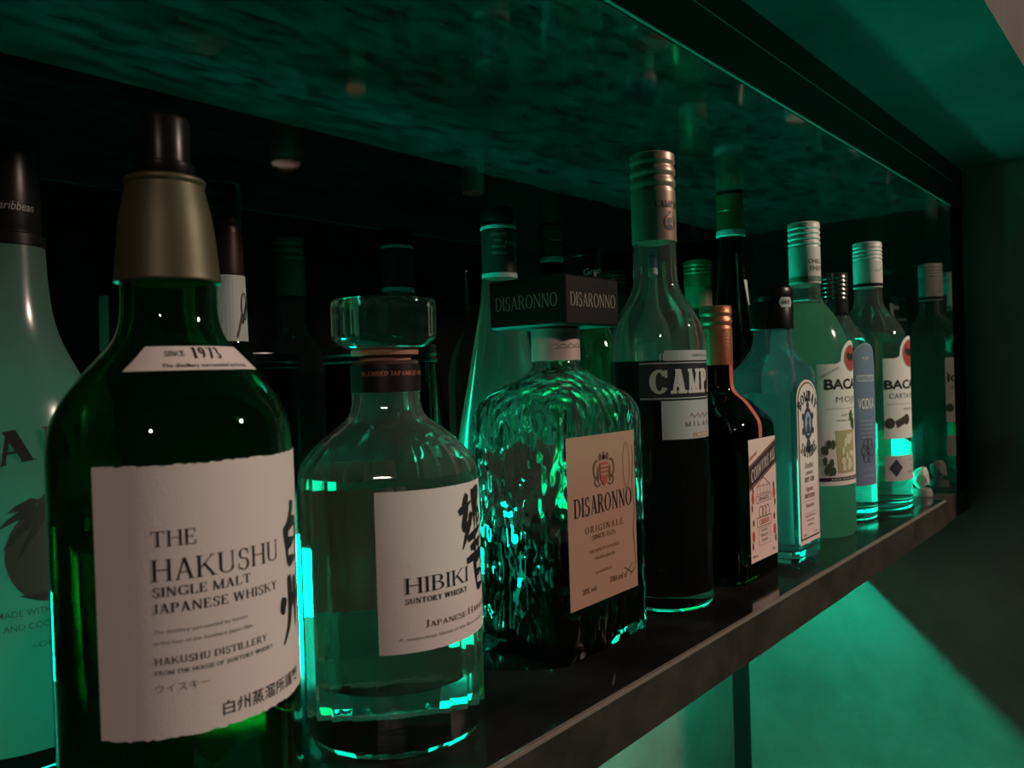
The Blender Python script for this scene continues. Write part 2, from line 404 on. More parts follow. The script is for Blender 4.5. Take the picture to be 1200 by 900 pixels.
def decal(name, polys, mp, d, m, parent, label=None, step=.0035):
    bm = bmesh.new()
    for p in polys:
        if len(p) < 3: continue
        vs = [bm.verts.new((x, y, 0)) for x, y in p]
        try: f = bm.faces.new(vs)
        except ValueError: pass
    bmesh.ops.triangulate(bm, faces=[f for f in bm.faces if len(f.verts) > 4])
    for _ in range(6):
        E = [e for e in bm.edges if e.calc_length() > step]
        if not E: break
        bmesh.ops.subdivide_edges(bm, edges=E, cuts=1, use_grid_fill=True)
        bmesh.ops.triangulate(bm, faces=[f for f in bm.faces if len(f.verts) > 4])
    for v in bm.verts: v.co = mp(v.co.x, v.co.y, d)
    bm.normal_update()
    for f in bm.faces:
        c = f.calc_center_median()
        out = mp(*([0, 0, 0])) * 0 + Vector((c.x, c.y, 0))
        if f.normal.dot(out) < 0: f.normal_flip()
    me = bpy.data.meshes.new(name); bm.to_mesh(me); bm.free()
    o = link(name, me, m, parent, None)
    for pl in me.polygons: pl.use_smooth = True
    if label: o['label'] = label
    return o
def patch(x0, y0, x1, y1, nx=24, ny=2, ragged=0):
    """a label sheet as a strip of quads, ragged = deckled edge"""
    xs = [x0 + (x1 - x0) * i / nx for i in range(nx + 1)]
    rg = lambda: random.uniform(-ragged, ragged)
    top = [y1 + rg() for _ in xs]; bot = [y0 + rg() for _ in xs]
    out = []
    for i in range(nx): out.append([(xs[i], bot[i]), (xs[i + 1], bot[i + 1]), (xs[i + 1], top[i + 1]), (xs[i], top[i])])
    return out
def text_lines(lines, x, y, h, gap, align='c', off=0.0, sx=1.0):
    out = []
    for i, s in enumerate(lines): out += at(sans(s, h, off, sx), x, y - i * gap, align)
    return out

# ------------------------------------------------------------------ the setting
XE, YF, YB, ZT = 1.152, 0.2228, 0.498, 0.3456      # end wall, cabinet front, cabinet back, underside of the upper board
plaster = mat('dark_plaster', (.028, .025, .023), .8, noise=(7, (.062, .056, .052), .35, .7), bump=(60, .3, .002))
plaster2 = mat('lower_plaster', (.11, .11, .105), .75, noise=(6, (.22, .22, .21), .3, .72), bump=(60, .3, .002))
def structure(name, lo, hi, m, bev=0):
    o = box(name, lo, hi, m, None, bev); o['kind'] = 'structure'; return o
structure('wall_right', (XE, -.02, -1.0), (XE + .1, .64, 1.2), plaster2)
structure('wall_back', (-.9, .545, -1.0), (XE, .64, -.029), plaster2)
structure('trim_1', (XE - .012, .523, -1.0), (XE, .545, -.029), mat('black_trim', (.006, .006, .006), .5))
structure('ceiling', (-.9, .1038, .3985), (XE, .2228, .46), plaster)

# ------------------------------------------------------------------ the shelf unit
stone = mat('dark_laminate', (.024, .019, .016), .35, noise=(30, (.06, .048, .041), .3, .75))
polish = mat('polished_board', (.010, .010, .010), .10, noise=(14, (.03, .028, .026), .4, .8), spec=.6)
under = mat('polished_underside', (.008, .008, .008), .07, noise=(45, (.055, .057, .055), .36, .74, (1, 2.5, 1)), spec=.6)
mirror = mat_black_mirror('black_mirror', (.004, .004, .004), .09, .02)
unit = thing('shelf_unit', 'long dark recessed bar shelf with glossy black back, holding all the bottles', 'shelf', (0, 0, 0))
XL = -.75
box('shelf_board', (XL, YF, -.029), (1.024, YB + .012, 0), polish, unit)
box('front_panel', (XL, YF - .0015, -.0288), (1.024, YF + .002, -.0016), stone, unit)
box('edge_strip', (XL, YF - .0022, -.0016), (1.024, YF + .0006, .0004), mat('pale_edge', (.20, .16, .14), .45), unit, .0003)['label'] = 'pale front edge of the lower board'  # thin bevel strip, paler than the panel below it
box('end_block', (1.0242, YF, -.029), (XE - .0005, YB + .012, 0), stone, unit, .0006)
box('upper_board', (XL, YF + .002, ZT), (XE - .0005, YB + .012, .3983), under, unit)
box('front_panel', (XL, YF - .001, ZT + .0008), (XE - .0005, YF + .0018, .3983), mat('dark_fascia', (.012, .010, .009), .4), unit)
box('edge_strip', (XL, YF - .0016, ZT - .0004), (1.088, YF + .0004, ZT + .0008), mat('thin_edge', (.12, .11, .10), .4), unit)
box('edge_strip', (XL, YF - .0016, ZT + .030), (1.10, YF - .0009, ZT + .0306), mat('thin_edge'), unit)
box('back_panel', (XL, YB, 0), (1.0885, YB + .012, ZT), mirror, unit)
box('side_panel', (1.088, YF, 0), (XE - .0005, YB + .012, ZT), mat_black_mirror('black_side', (.006, .006, .006), .14, .03), unit)
led = mat('led_diffuser', (.1, .1, .1), .5, emis=LED_COL, estr=LED_SHELF)
box('led_strip', (.085, YB - .0065, .0005), (1.08, YB - .0005, .048), led, unit)['label'] = 'glowing green light strip at the back of the lower board'
led2 = mat('led_diffuser_under', (.1, .1, .1), .5, emis=LED_COL, estr=LED_UNDER)
box('led_strip', (XL, .457, -.0335), (1.14, .462, -.0295), led2, unit)['label'] = 'green light strip under the lower board'
box('light_baffle', (XL, .397, -.088), (XE - .0005, .401, -.029), mat('baffle', (.01, .01, .01), .6), unit)

# ------------------------------------------------------------------ front row of bottles
def bottle_hakushu():
    t = thing('whisky_bottle', 'large dark green whisky bottle with cream label, nearest on the left', 'bottle', (.1343, .2627, 0))
    out = spl([(.030, 0), (.0365, .0015), (.0380, .006), (.0382, .012), (.0382, .012), (.0382, .130), (.0382, .130), (.0380, .1403), (.0368, .1480), (.0335, .1555), (.0285, .1625), (.0224, .1695), (.0176, .1755), (.0155, .1820), (.0150, .1890), (.0150, .1890), (.0150, .2100)], 4)
    glass_body(t, out, GREENG(), .0028, .007, 72, liquid=mat('whisky_in_green', (.75, .72, .34), 0, trans=1, ior=1.36), level=.118)
    brass = mat('olive_capsule', (.085, .082, .040), .48, metal=.4, bump=(300, .1, .0004))
    lathe_cap('neck_capsule', spl([(.0166, .1940), (.0168, .1946), (.0165, .1965), (.0158, .2040), (.0146, .2150), (.0126, .2245), (.0123, .2262), (.0128, .2270), (.0126, .2284), (.0098, .2292)], 3), brass, t)
    lathe_cap('stopper', [(.0095, .2290), (.0098, .2296), (.0098, .2330), (.0084, .2338), (.0084, .2475), (.0079, .2488)], BLKPL(), t)
    r = .0384; mp = on_cyl(r)
    lab = decal('label', patch(-.0422, .0570, .0470, .1368, 70, 2, .0003), mp, 0, PAPER(), t)
    P = []
    P += at(serif('THE', .0046, .13), -.0257, .1131, 'l', .0128)
    P += at(serif('HAKUSHU', .0064, .13), -.0257, .1030, 'l', .0412)
    P += at(serif('SINGLE MALT', .0028, .17, .07), -.0257, .0985, 'l', .0290)
    P += at(serif('JAPANESE WHISKY', .0028, .17, .07), -.0257, .0937, 'l', .0400)
    P += at(serif('HAKUSHU DISTILLERY', .0021, .16, .08), -.0257, .0787, 'l', .0345)
    P += at(serif('FROM THE HOUSE OF SUNTORY WHISKY', .0013, .16, .1), -.0257, .0757, 'l', .0370)
    decal('lettering', P, mp, .0001, BLACK(), lab)
    P = text_lines(['The distillery surrounded by forests', 'at the foot of the Southern Japan Alps.'], -.0257, .0878, .0012, .0032, 'l', 0, 1.15)
    P += at(sans('ウイスキー', .0021), -.0257, .0707, 'l', .0150)
    decal('lettering', P, mp, .0001, GREY(), lab)
    P = brush(SHIRO, .0178, .0990, .0150, .0200, .0042) + brush(SHU, .0170, .0770, .0170, .0190, .0040)
    decal('calligraphy', P, mp, .0001, BLACK(), lab)
    decal('lettering', at(sans('白州蒸溜所謹製', .0034, .012), -.0072, .0607, 'l', .0335), mp, .0001, BLACK(), lab)
    ml = on_lathe(out, .026)
    z0, z1 = .1645, .1722
    nl = decal('shoulder_label', [[(-.0262 + .0042 * a, z0 + (z1 - z0) * a), (.0262 - .0042 * a, z0 + (z1 - z0) * a), (.0262 - .0042 * b, z0 + (z1 - z0) * b), (-.0262 + .0042 * b, z0 + (z1 - z0) * b)] for a, b in ((0, .25), (.25, .5), (.5, .75), (.75, 1))], ml, .0003, PAPER(), t, step=.0025)
    P = at(serif('SINCE', .0017, .17, .08), -.0145, .1690, 'l', .0068) + at(serif('1973', .0036, .2, .08), -.0055, .1682, 'l', .0115)
    P += at(sans('The distillery surrounded by forests', .0012, .01), -.0150, .1655, 'l', .0300)
    decal('lettering', P, ml, .0005, BLACK(), nl, step=.002)
bottle_hakushu()

def bottle_hibiki():
    t = thing('whisky_bottle', 'faceted clear whisky bottle with round glass stopper and cream label', 'bottle', (.2485, .2862, 0))
    out = [(.034, 0), (.0385, .0012), (.0405, .004), (.0409, .010), (.0409, .116)] + spl([(.0409, .116), (.0405, .1190), (.0385, .1235), (.0330, .1300), (.0255, .1365), (.0195, .1410), (.0168, .1445), (.0158, .1490)], 3) + [(.0152, .1680)]
    glass_body(t, out, glass('wavy_glass', (.93, .98, .96), haze=.05, bump=(28, .35, .003, (1, 1, .6))), .0034, .027, 24, smooth=10, liquid=WHISKY(), level=.117, lsmooth=10)
    lathe_cap('neck_band', [(.0149, .1535), (.01585, .1537), (.01585, .1662), (.0149, .1664)], mat('purple_black_foil', (.010, .006, .009), .35), t)
    mpn = on_cyl(.0160)
    decal('lettering', at(serif('BLENDED JAPANESE WHISKY', .0019, .2, .1), -.0030, .1612, 'c', .0400), mpn, .0001, mat('copper_ink', (.55, .22, .12), .4, metal=.6), t)
    cork = lathe_cap('stopper_plug', [(.0118, .1660), (.0118, .1702), (.0152, .1706), (.0155, .1722), (.0150, .1735)], mat('pale_cork', (.35, .17, .10), .8), t)
    g = loft('glass_stopper', spl([(.0150, .1736), (.0185, .1742), (.0215, .1765), (.0236, .1782), (.0239, .1800), (.0239, .1800), (.0240, .1925), (.0240, .1925), (.0236, .1950), (.0222, .1961), (.0150, .1957), (.002, .1955)], 3), glass('stopper_glass', (.95, .98, .97), haze=.010), t, 96, 35, flute=lambda a, z: .006 * math.cos(24 * a) if .179 < z < .194 else 0)
    r = .0411; mp = on_cyl(r)
    lab = decal('label', patch(-.0358, .0456, .0392, .1130, 60, 2, .0001), mp, .0001, PAPER(), t)
    P = at(serif('HIBIKI', .0065, .13), -.0246, .0702, 'l', .0330)
    P += at(serif('SUNTORY WHISKY', .0023, .2, .09), -.0246, .0660, 'l', .0318)
    decal('lettering', P, mp, .0003, BLACK(), lab)
    P = at(serif('JAPANESE HARMONY', .0023, .14, .07, big=1.35), -.0164, .0553, 'l', .0480)
    decal('lettering', P, mp, .0003, BROWN(), lab)
    decal('lettering', at(sans('A meticulous blend of the finest select whiskies', .0015), -.0276, .0508, 'l', .0600), mp, .0003, GREY(), lab)
    P = [[(x + .0058 * (1 - (z - .066) / .042), z) for x, z in p] for p in brush(HIBIKI_SIGN, .0015, .0660, .0235, .0420, .0038)]
    decal('calligraphy', P, mp, .0003, BLACK(), lab)
    bl = [[(x * .0411 * 2.6, z) for x, z in p] for p in patch(-.5, .048, .5, .108, 40)]
    mb = lambda u, v, d: Vector((-(r + d) * math.sin(u / r), (r + d) * math.cos(u / r), v))
    decal('back_label', patch(-.0330, .048, .0300, .106, 40), mb, .0001, PAPER(), t)
bottle_hibiki()

def bottle_disaronno():
    t = thing('liqueur_bottle', 'square rippled glass bottle with square black cap and tan label', 'bottle', (.391, .295, 0))
    hx, hy = .0455, .0345
    out = [(hx - .005, hy - .005, .008, 0), (hx - .0012, hy - .0012, .009, .0016), (hx, hy, .010, .006), (hx, hy, .010, .050), (hx, hy, .010, .100), (hx, hy, .010, .128)]
    out += spl([(hx, hy, .010, .128), (hx - .0008, hy - .0004, .011, .137), (hx - .0055, hy - .003, .013, .1455), (hx - .014, hy - .0085, .016, .1520), (.0235, .0205, .016, .1565), (.0165, .0160, .0155, .1615), (.0142, .0142, .0142, .1660), (.0140, .0140, .0140, .1760)], 3)
    glass_body(t, out, RIPPLE(), .0038, .008, 64, smooth=50, liquid=AMARETTO(), level=.068)
    lathe_cap('neck_band', [(.0141, .1672), (.0147, .1674), (.0147, .1862), (.0140, .1864)], mat('rose_foil', (.72, .58, .54), .3, metal=.35), t)
    mpn = on_cyl(.01475)
    P = [line(-.0155 + .0019 * i, .1762 + .0012 * math.sin(i * 2.3), -.0155 + .0019 * (i + 1), .1762 + .0012 * math.sin((i + 1) * 2.3), .0003) for i in range(14)] + [line(-.015, .1743, .011, .1752, .0003)]
    decal('signature', P, mpn, .0001, BLACK(), t)
    c = .0275
    cap = loft('cap', [(c - .0015, c - .0008, .002, .1868), (c, c + .0010, .0022, .1880), (c, c + .0010, .0022, .2140), (c - .0008, c, .002, .2150), (c - .002, c - .001, .002, .2154)], mat('matte_black_cap', (.007, .006, .006), .5, spec=.12), t, 64, 30)
    gl = mat('dark_gold_ink', (.26, .22, .16), .4, metal=.2)
    for mp, s in ((on_front(c + .0010), 1), (on_left(c), 1)):
        decal('lettering', at(serif('DISARONNO', .0078, .12, .05, sx=.6), 0, .1975, 'c', .046), mp, .0001, gl, cap)
    lab = decal('label', patch(-.0400, .0300, .0290, .1243, 12), on_front(hy), .0003, mat('tan_label', (.40, .25, .175), .55), t)
    decal('back_label', patch(-.0330, .0300, .0330, .1150, 12), lambda u, v, d: Vector((-u, hy + d, v)), .0003, mat('grey_back_label', (.55, .52, .49), .6), t)
    mp = on_front(hy)
    u = lambda x: x - .391
    P = at(serif('DISARONNO', .0105, .17, .045, sx=.6), u(.3862), .0800, 'c', .0590)
    decal('lettering', P, mp, .0005, BLACK(), lab)
    P = at(serif('ORIGINALE', .0036, .13, .07, track=.3), u(.3860), .0700, 'c', .0390) + at(serif('SINCE 1525', .0026, .13, .08), u(.3850), .0657, 'c', .0240)
    P += text_lines(["THE WORLD'S FAVOURITE", 'ITALIAN LIQUEUR'], u(.3852), .0585, .0019, .0045) + text_lines(['ILLVA SARONNO'], u(.384), .0462, .0016, .003)
    P += at(sans('28% vol', .0032), u(.3690), .0370) + at(sans('700 ml e', .0038), u(.3985), .0380)
    decal('lettering', P, mp, .0005, BROWN(), lab)
    # crest: shield with two supporters and mantle
    cx, cz = u(.3868), .1025
    P = []
    for s in (-1, 1):
        P += [[(cx + s * (x + .0035), z + cz) for x, z in q] for q in arc_poly(.0035, .0020, .0042, .0056, -100, 110, .0016, .0014)]
        P += [[(cx + s * (x + .0035), z + cz) for x, z in q] for q in arc_poly(.003, -.005, .0036, .0030, -150, 60, .0013, .0010)]
        P.append(ellipse(cx + s * .0034, cz + .0088, .0016, .0022, 12)); P.append(ellipse(cx + s * .0060, cz - .001, .0010, .0050, 12))
    P += [ellipse(cx, cz + .0085, .0016, .0014, 12), rect(cx - .0008, cz + .0070, cx + .0008, cz + .0115)]
    decal('crest', P, mp, .0005, mat('umber_ink', (.13, .06, .035), .6), lab)
    P = [[(cx - .0042, cz + .0055), (cx + .0042, cz + .0055), (cx + .0042, cz - .002), (cx + .0026, cz - .0058), (cx, cz - .0078), (cx - .0026, cz - .0058), (cx - .0042, cz - .002)]]
    decal('crest_shield', P, mp, .0007, mat('shield_red', (.36, .075, .05), .6), lab)
    decal('crest_shield_bars', [rect(cx - .0038, cz + z, cx + .0038, cz + z + .0009) for z in (.0032, .0008, -.0016)], mp, .0009, mat('tan_label'), lab)
    P = []
    pts = [(.0195 + .0035 * math.cos(a), .104 + .0135 * math.sin(a)) for a in [PI * 2 * k / 24 for k in range(25)]]
    P += [line(*pts[i], *pts[i + 1], .0003) for i in range(24)]
    pts = [(.0262 + .0009 * math.sin(k * 1.1), .115 - .0052 * k) for k in range(15)]
    P += [line(*pts[i], *pts[i + 1], .0004) for i in range(14)]
    P += [line(.0145, .0440, .0225, .0395, .0006), line(.0155, .0400, .0235, .0450, .0005), line(.0205, .0380, .0262, .0420, .0006)]
    decal('flourish', P, mp, .0005, BROWN(), lab)
bottle_disaronno()

def bottle_campari():
    t = thing('bitter_bottle', 'tall bottle of dark red bitter with navy and white label, ribbed base', 'bottle', (.4933, .2842, 0))
    out = [(.027, 0), (.0312, .001), (.0328, .004)] + [(.0330, .006 + .006 * i) for i in range(18)] + [(.0324, .1125)] + spl([(.0324, .1125), (.0323, .1740), (.0323, .1740), (.0318, .1800), (.0298, .1895), (.0255, .1990), (.0200, .2080), (.0165, .2150), (.0150, .2220), (.0147, .2300)], 3) + [(.0145, .2480)]
    fl = lambda a, z: (.010 * (abs(math.cos(10 * a)) - .6) if .010 < z < .108 else 0)
    glass_body(t, out, GLASS(), .0030, .010, 120, smooth=60, liquid=BITTER(), level=.166, flute=fl)
    mpn = on_cyl(.0153)
    screw_cap('screw_cap', .0152, .2470, .3075, mat('bronze_cap', (.34, .23, .18), .38, metal=.5), t, 3, .45)
    P = at(serif('CAMPARI', .0046, .2, .09, S=.05, sh=.09), -.0035, .2690, 'c', .0230)
    decal('lettering', P, mpn, .0001, BLACK(), t)
    cx, cz = -.0040, .2590
    P = arc_poly(cx, cz, .0050, .0056, 100, 440, .0009, .0009, 26)[:-2] + [rect(cx + d - .0005, cz - .005, cx + d + .0005, cz - .0015) for d in (-.0015, 0, .0015)] + [ellipse(cx, cz + .001, .0022, .0022, 12), ellipse(cx, cz + .0068, .0009, .0010, 8)]
    decal('crest', P, mpn, .0001, BLACK(), t)
    mp = on_cyl(.0326)
    navy = mat('navy_print', (.010, .014, .022), .4)
    silver = mat('silver_print', (.52, .52, .54), .38, metal=.25)
    top = decal('top_label', patch(-.0300, .1655, .0300, .1722, 40), mp, 0, silver, t)
    decal('lettering', at(serif('CAMPARI MILANO', .0016, .2, .1), 0, .1680, 'c', .020), mp, .0002, GREY(), top)
    band = decal('band_label', patch(-.0470, .1395, .0470, .1655, 56), mp, .0001, navy, t)
    P = [p for y in (.1406, .1637) for p in patch(-.0466, y, .0466, y + .0007, 56)]
    decal('stripe', P[:56], mp, .0002, silver, band); decal('stripe', P[56:], mp, .0002, silver, band)
    kw = dict(T=.27, t=.12, S=.08, sh=.13, track=.05)
    slab = []
    for ch, x0, wd in (('C', -.0405, .0126), ('A', -.0276, .0128), ('M', -.0146, .0116), ('P', -.0026, .0100), ('A', .0078, .0130), ('R', .0212, .0118), ('I', .0335, .0066)):
        slab += at(serif(ch, .0160, **kw), x0, .1440, 'l', wd)
    decal('lettering', slab, mp, .0003, mat('cream_print', (.60, .52, .48), .45), band)
    lo = decal('lower_label', patch(-.0328, .1140, .0328, .1394, 40), mp, 0, silver, t)
    P = at(serif('MILANO', .0030, .13, .07, track=.6), -.0010, .1222, 'c', .0320)
    P += [line(-.0130 + .0019 * i, .1290 + .0016 * math.sin(i * 2.1), -.0130 + .0019 * (i + 1), .1290 + .0016 * math.sin((i + 1) * 2.1) + .0003, .00035) for i in range(13)]
    decal('lettering', P, mp, .0002, mat('dark_red_ink', (.14, .03, .03), .6), lo)
    gb = decal('gold_tab', patch(-.0105, .1150, .0105, .1178, 12), mp, .0002, mat('ochre_tab', (.42, .26, .12), .5), lo)
    decal('tab_lettering', at(serif('BITTER', .0016, .2, .1, track=.3), 0, .1156, 'c', .013), mp, .0003, WHITE(), gb)
bottle_campari()

def bottle_cointreau():
    t = thing('liqueur_bottle', 'square brown orange-liqueur bottle with copper cap and slanted banner label', 'bottle', (.587, .286, 0))
    hx, hy = .0345, .0335
    out = [(hx - .004, hy - .004, .006, 0), (hx - .001, hy - .001, .008, .0015), (hx, hy, .009, .005), (hx, hy, .009, .060), (hx, hy, .009, .112)]
    out += spl([(hx, hy, .009, .112), (hx - .0010, hy - .0010, .011, .1190), (hx - .0060, hy - .006, .015, .1270), (.0220, .0215, .0160, .1345), (.0145, .0145, .0140, .1400), (.0118, .0118, .0118, .1460), (.0114, .0114, .0114, .1560)], 3) + [(.0113, .0113, .0113, .1660)]
    glass_body(t, out, AMBER(), .003, .007, 64, smooth=50, liquid=mat('liqueur_in_brown', (.8, .7, .5), 0, trans=1, ior=1.36), level=.115)
    copper = mat('copper_cap', (.62, .24, .13), .38, metal=.8, bump=(700, .5, .0006))
    cp = screw_cap('screw_cap', .0122, .1620, .2078, copper, t, 2, .40, True)
    red = mat('orange_ribbon', (.62, .13, .07), .5)
    prof = [sec(p) for p in out]
    def down(u, v, d):
        s = interp(prof, v); return Vector((u, -(s[1] + d), v))
    decal('ribbon', [rect(-.0030, .1065 + .005 * i, .0030, .1065 + .005 * (i + 1)) for i in range(12)], down, .0003, red, t)
    lab = decal('label', patch(-.0222, .0148, .0270, .1060, 10), on_front(hy), .0003, mat('peach_label', (.78, .60, .54), .6), t)
    mp = on_front(hy)
    cx = .0024
    def slant(P): return [[(x, y + .34 * (x - cx)) for x, y in p] for p in P]
    def clip(P): return [[(min(max(x, -.0222), .0270), min(max(y, .0148), .1060)) for x, y in p] for p in P]
    decal('banner', clip(slant(patch(-.0222, .0780, .0270, .0935, 6))), mp, .0005, mat('banner_dark', (.050, .022, .02), .5), lab)
    decal('banner_edge', clip(slant(patch(-.0222, .0765, .0270, .0777, 6) + patch(-.0222, .0938, .0270, .0950, 6))), mp, .0005, BROWN(), lab)
    decal('lettering', slant(at(serif('COINTREAU', .0098, .22, .12, S=.05, sh=.1, sx=.55, track=.08), cx, .0808, 'c', .0440)), mp, .0007, mat('cream_print'), lab)
    orange = mat('orange_ink', (.60, .08, .05), .6)
    P = rot(at(sans('Liqueur', .0036, .01, 1, .3), -.0145, .0925), .34, -.0145, .0925)
    decal('script', P, mp, .0005, orange, lab)
    decal('lettering', at(sans('CURIEUX', .0042, .01), cx, .0412, 'c', .018), mp, .0005, orange, lab)
    for s in (-1, 1):
        for z in (.062, .034): decal('orange_picture', [ellipse(cx + s * .0195, z, .0023, .0042, 12)], mp, .0005, orange, lab)
    P = []
    P += [line(cx - .012, .070, cx, .0795 - .003, .0004), line(cx, .0765, cx + .012, .070, .0004)] + frame(cx - .012, .064, cx + .012, .0702, .0004) + [rect(cx + d, .064, cx + d + .0003, .072) for d in (-.006, 0, .006)]
    P += at(sans('ORANGES', .0030), cx, .0590, 'c', .018) + frame(cx - .014, .0577, cx + .014, .0630, .0004)
    P += [p for q in (-.005, .001, .006) for p in arc_poly(cx + q, .0505, .0042, .0045, 0, 360, .0005, .0005, 16)]
    P += frame(cx - .013, .0395, cx + .013, .0470, .0005) + text_lines(['LIQUEUR', 'TRIPLE SEC', 'ANGERS'], cx, .0355, .0021, .0038)
    P += frame(cx - .0105, .0255, cx + .0105, .0385, .0003) + at(sans('40% vol.', .0022), -.0150, .0182) + at(sans('70 cl', .0022), .0195, .0182)
    P += [ellipse(cx + s * .0190 + s * .002 * (i % 2), z, .0013, .0028, 10) for s in (-1, 1) for i, z in enumerate((.068, .055, .044, .027))]
    decal('fine_print', P, mp, .0005, mat('umber_ink'), lab)
bottle_cointreau()

def bottle_bombay():
    t = thing('gin_bottle', 'pale blue square-shouldered gin bottle with black cap and tall arched label', 'bottle', (.662, .272, 0))
    hx, hy = .0285, .0275
    out = [(hx - .004, hy - .004, .006, 0), (hx - .001, hy - .001, .007, .0015), (hx, hy, .008, .005), (hx, hy, .008, .070), (hx, hy, .008, .150)]
    out += spl([(hx, hy, .008, .150), (hx - .001, hy - .001, .010, .1560), (hx - .0055, hy - .005, .013, .1630), (.0195, .0192, .0165, .1700), (.0165, .0165, .0165, .1770), (.0152, .0152, .0152, .1850)], 3) + [(.0150, .0150, .0150, .1930)]
    glass_body(t, out, BLUEG(), .003, .010, 64, smooth=50, liquid=SPIRIT(), level=.138)
    cap = lathe_cap('screw_cap', [(.0172, .1905), (.0177, .1910), (.0177, .2120), (.0172, .2128), (.0172, .2136), (.0177, .2144), (.0177, .2235), (.0168, .2248)], BLKPL(), t)
    mpn = on_cyl(.0178)
    hexa = [(-.0060, 0), (-.0038, .0042), (.0060, .0042), (.0075, 0), (.0060, -.0042), (-.0038, -.0042)]
    tg = decal('cap_emblem', [[(x * 1.0 - .009, y + .2120) for x, y in hexa]], mpn, .0002, mat('silver_print'), cap)
    decal('emblem_lettering', at(serif('DRY', .0030, .2, .1), -.0085, .2105, 'c', .0085), mpn, .0004, BLACK(), cap)
    mp = on_front(hy)
    def arch(w_, z0, z1, rise):
        n = 14; P = [(-w_, z0), (w_, z0)]
        P += [(w_ * math.cos(PI * k / n), z1 - rise + rise * math.sin(PI * k / n)) for k in range(n + 1)]
        return [P]
    lab = decal('label', arch(.0225, .0150, .1480, .016), mp, .0003, mat('cream_label', (.78, .66, .62), .6), t)
    decal('label_border', arch(.0205, .0185, .1460, .015), mp, .0005, BROWN(), lab)
    decal('label_field', arch(.0193, .0200, .1448, .0142), mp, .0007, mat('cream_label'), lab)
    P = on_arc(at(serif('BOMBAY', .0085, .24, .1, sx=.62, S=.05, sh=.09), 0, 0, 'c', .036), 0, .1120, .0185, True)
    nb = len(P)
    P += on_arc(at(serif('SAPPHIRE', .0085, .24, .1, sx=.55, S=.05, sh=.09), 0, 0, 'c', .040), 0, .1130, .0285, False)
    decal('lettering', P[:nb], mp, .0009, BLACK(), lab); decal('lettering', P[nb:], mp, .0009, BLACK(), lab)
    P = [p for p in arc_poly(0, .1120, .0100, .0130, 0, 360, .0032, .0032, 30)] + [ellipse(0, .1270, .0030, .0035, 10), rect(-.0006, .128, .0006, .134), rect(-.0025, .1310, .0025, .1322)]
    P += [ellipse(s * .0105, z, .0024, .0030, 10) for s in (-1, 1) for z in (.118, .106)] + [ellipse(0, .0935, .0046, .0060, 14)]
    decal('medallion', P, mp, .0009, mat('slate_ink', (.055, .06, .085), .5), lab)
    decal('medallion_portrait', [ellipse(0, .1120, .0066, .0096, 20)], mp, .0009, mat('pale_blue_print', (.30, .42, .58), .5), lab)
    P = [ellipse(.0004, .1150, .0022, .0028, 12), [(-.0042, .1040), (.0042, .1040), (.0022, .1110), (-.0010, .1130), (-.0028, .110)]]
    decal('portrait_profile', P, mp, .0011, mat('slate_ink'), lab)
    P = at(sans('Distilled', .0044, 0, .8, .35), 0, .0760, 'c', .020) + at(serif('LONDON', .0026, .16, .09), 0, .0705, 'c', .016) + at(serif('DRY GIN', .0040, .2, .1), 0, .0645, 'c', .021)
    P += at(sans('Vapour', .0044, 0, .8, .35), 0, .0570, 'c', .016) + at(serif('INFUSED', .0034, .2, .1), 0, .0515, 'c', .022)
    P += [rect(-.014, .0490, .014, .0493), rect(-.012, .0392, .012, .0395)] + at(sans('Botanicals', .0036, 0, .8, .35), 0, .0440, 'c', .018)
    P += text_lines(['10 EXOTIC BOTANICALS', 'FROM AROUND', 'THE WORLD'], 0, .0360, .0018, .0036, 'c', 0, .9) + at(sans('40% vol', .0020), -.0115, .0215) + at(sans('70 cl', .0020), .0120, .0215)
    decal('fine_print', P, mp, .0009, mat('umber_ink'), lab)
bottle_bombay()

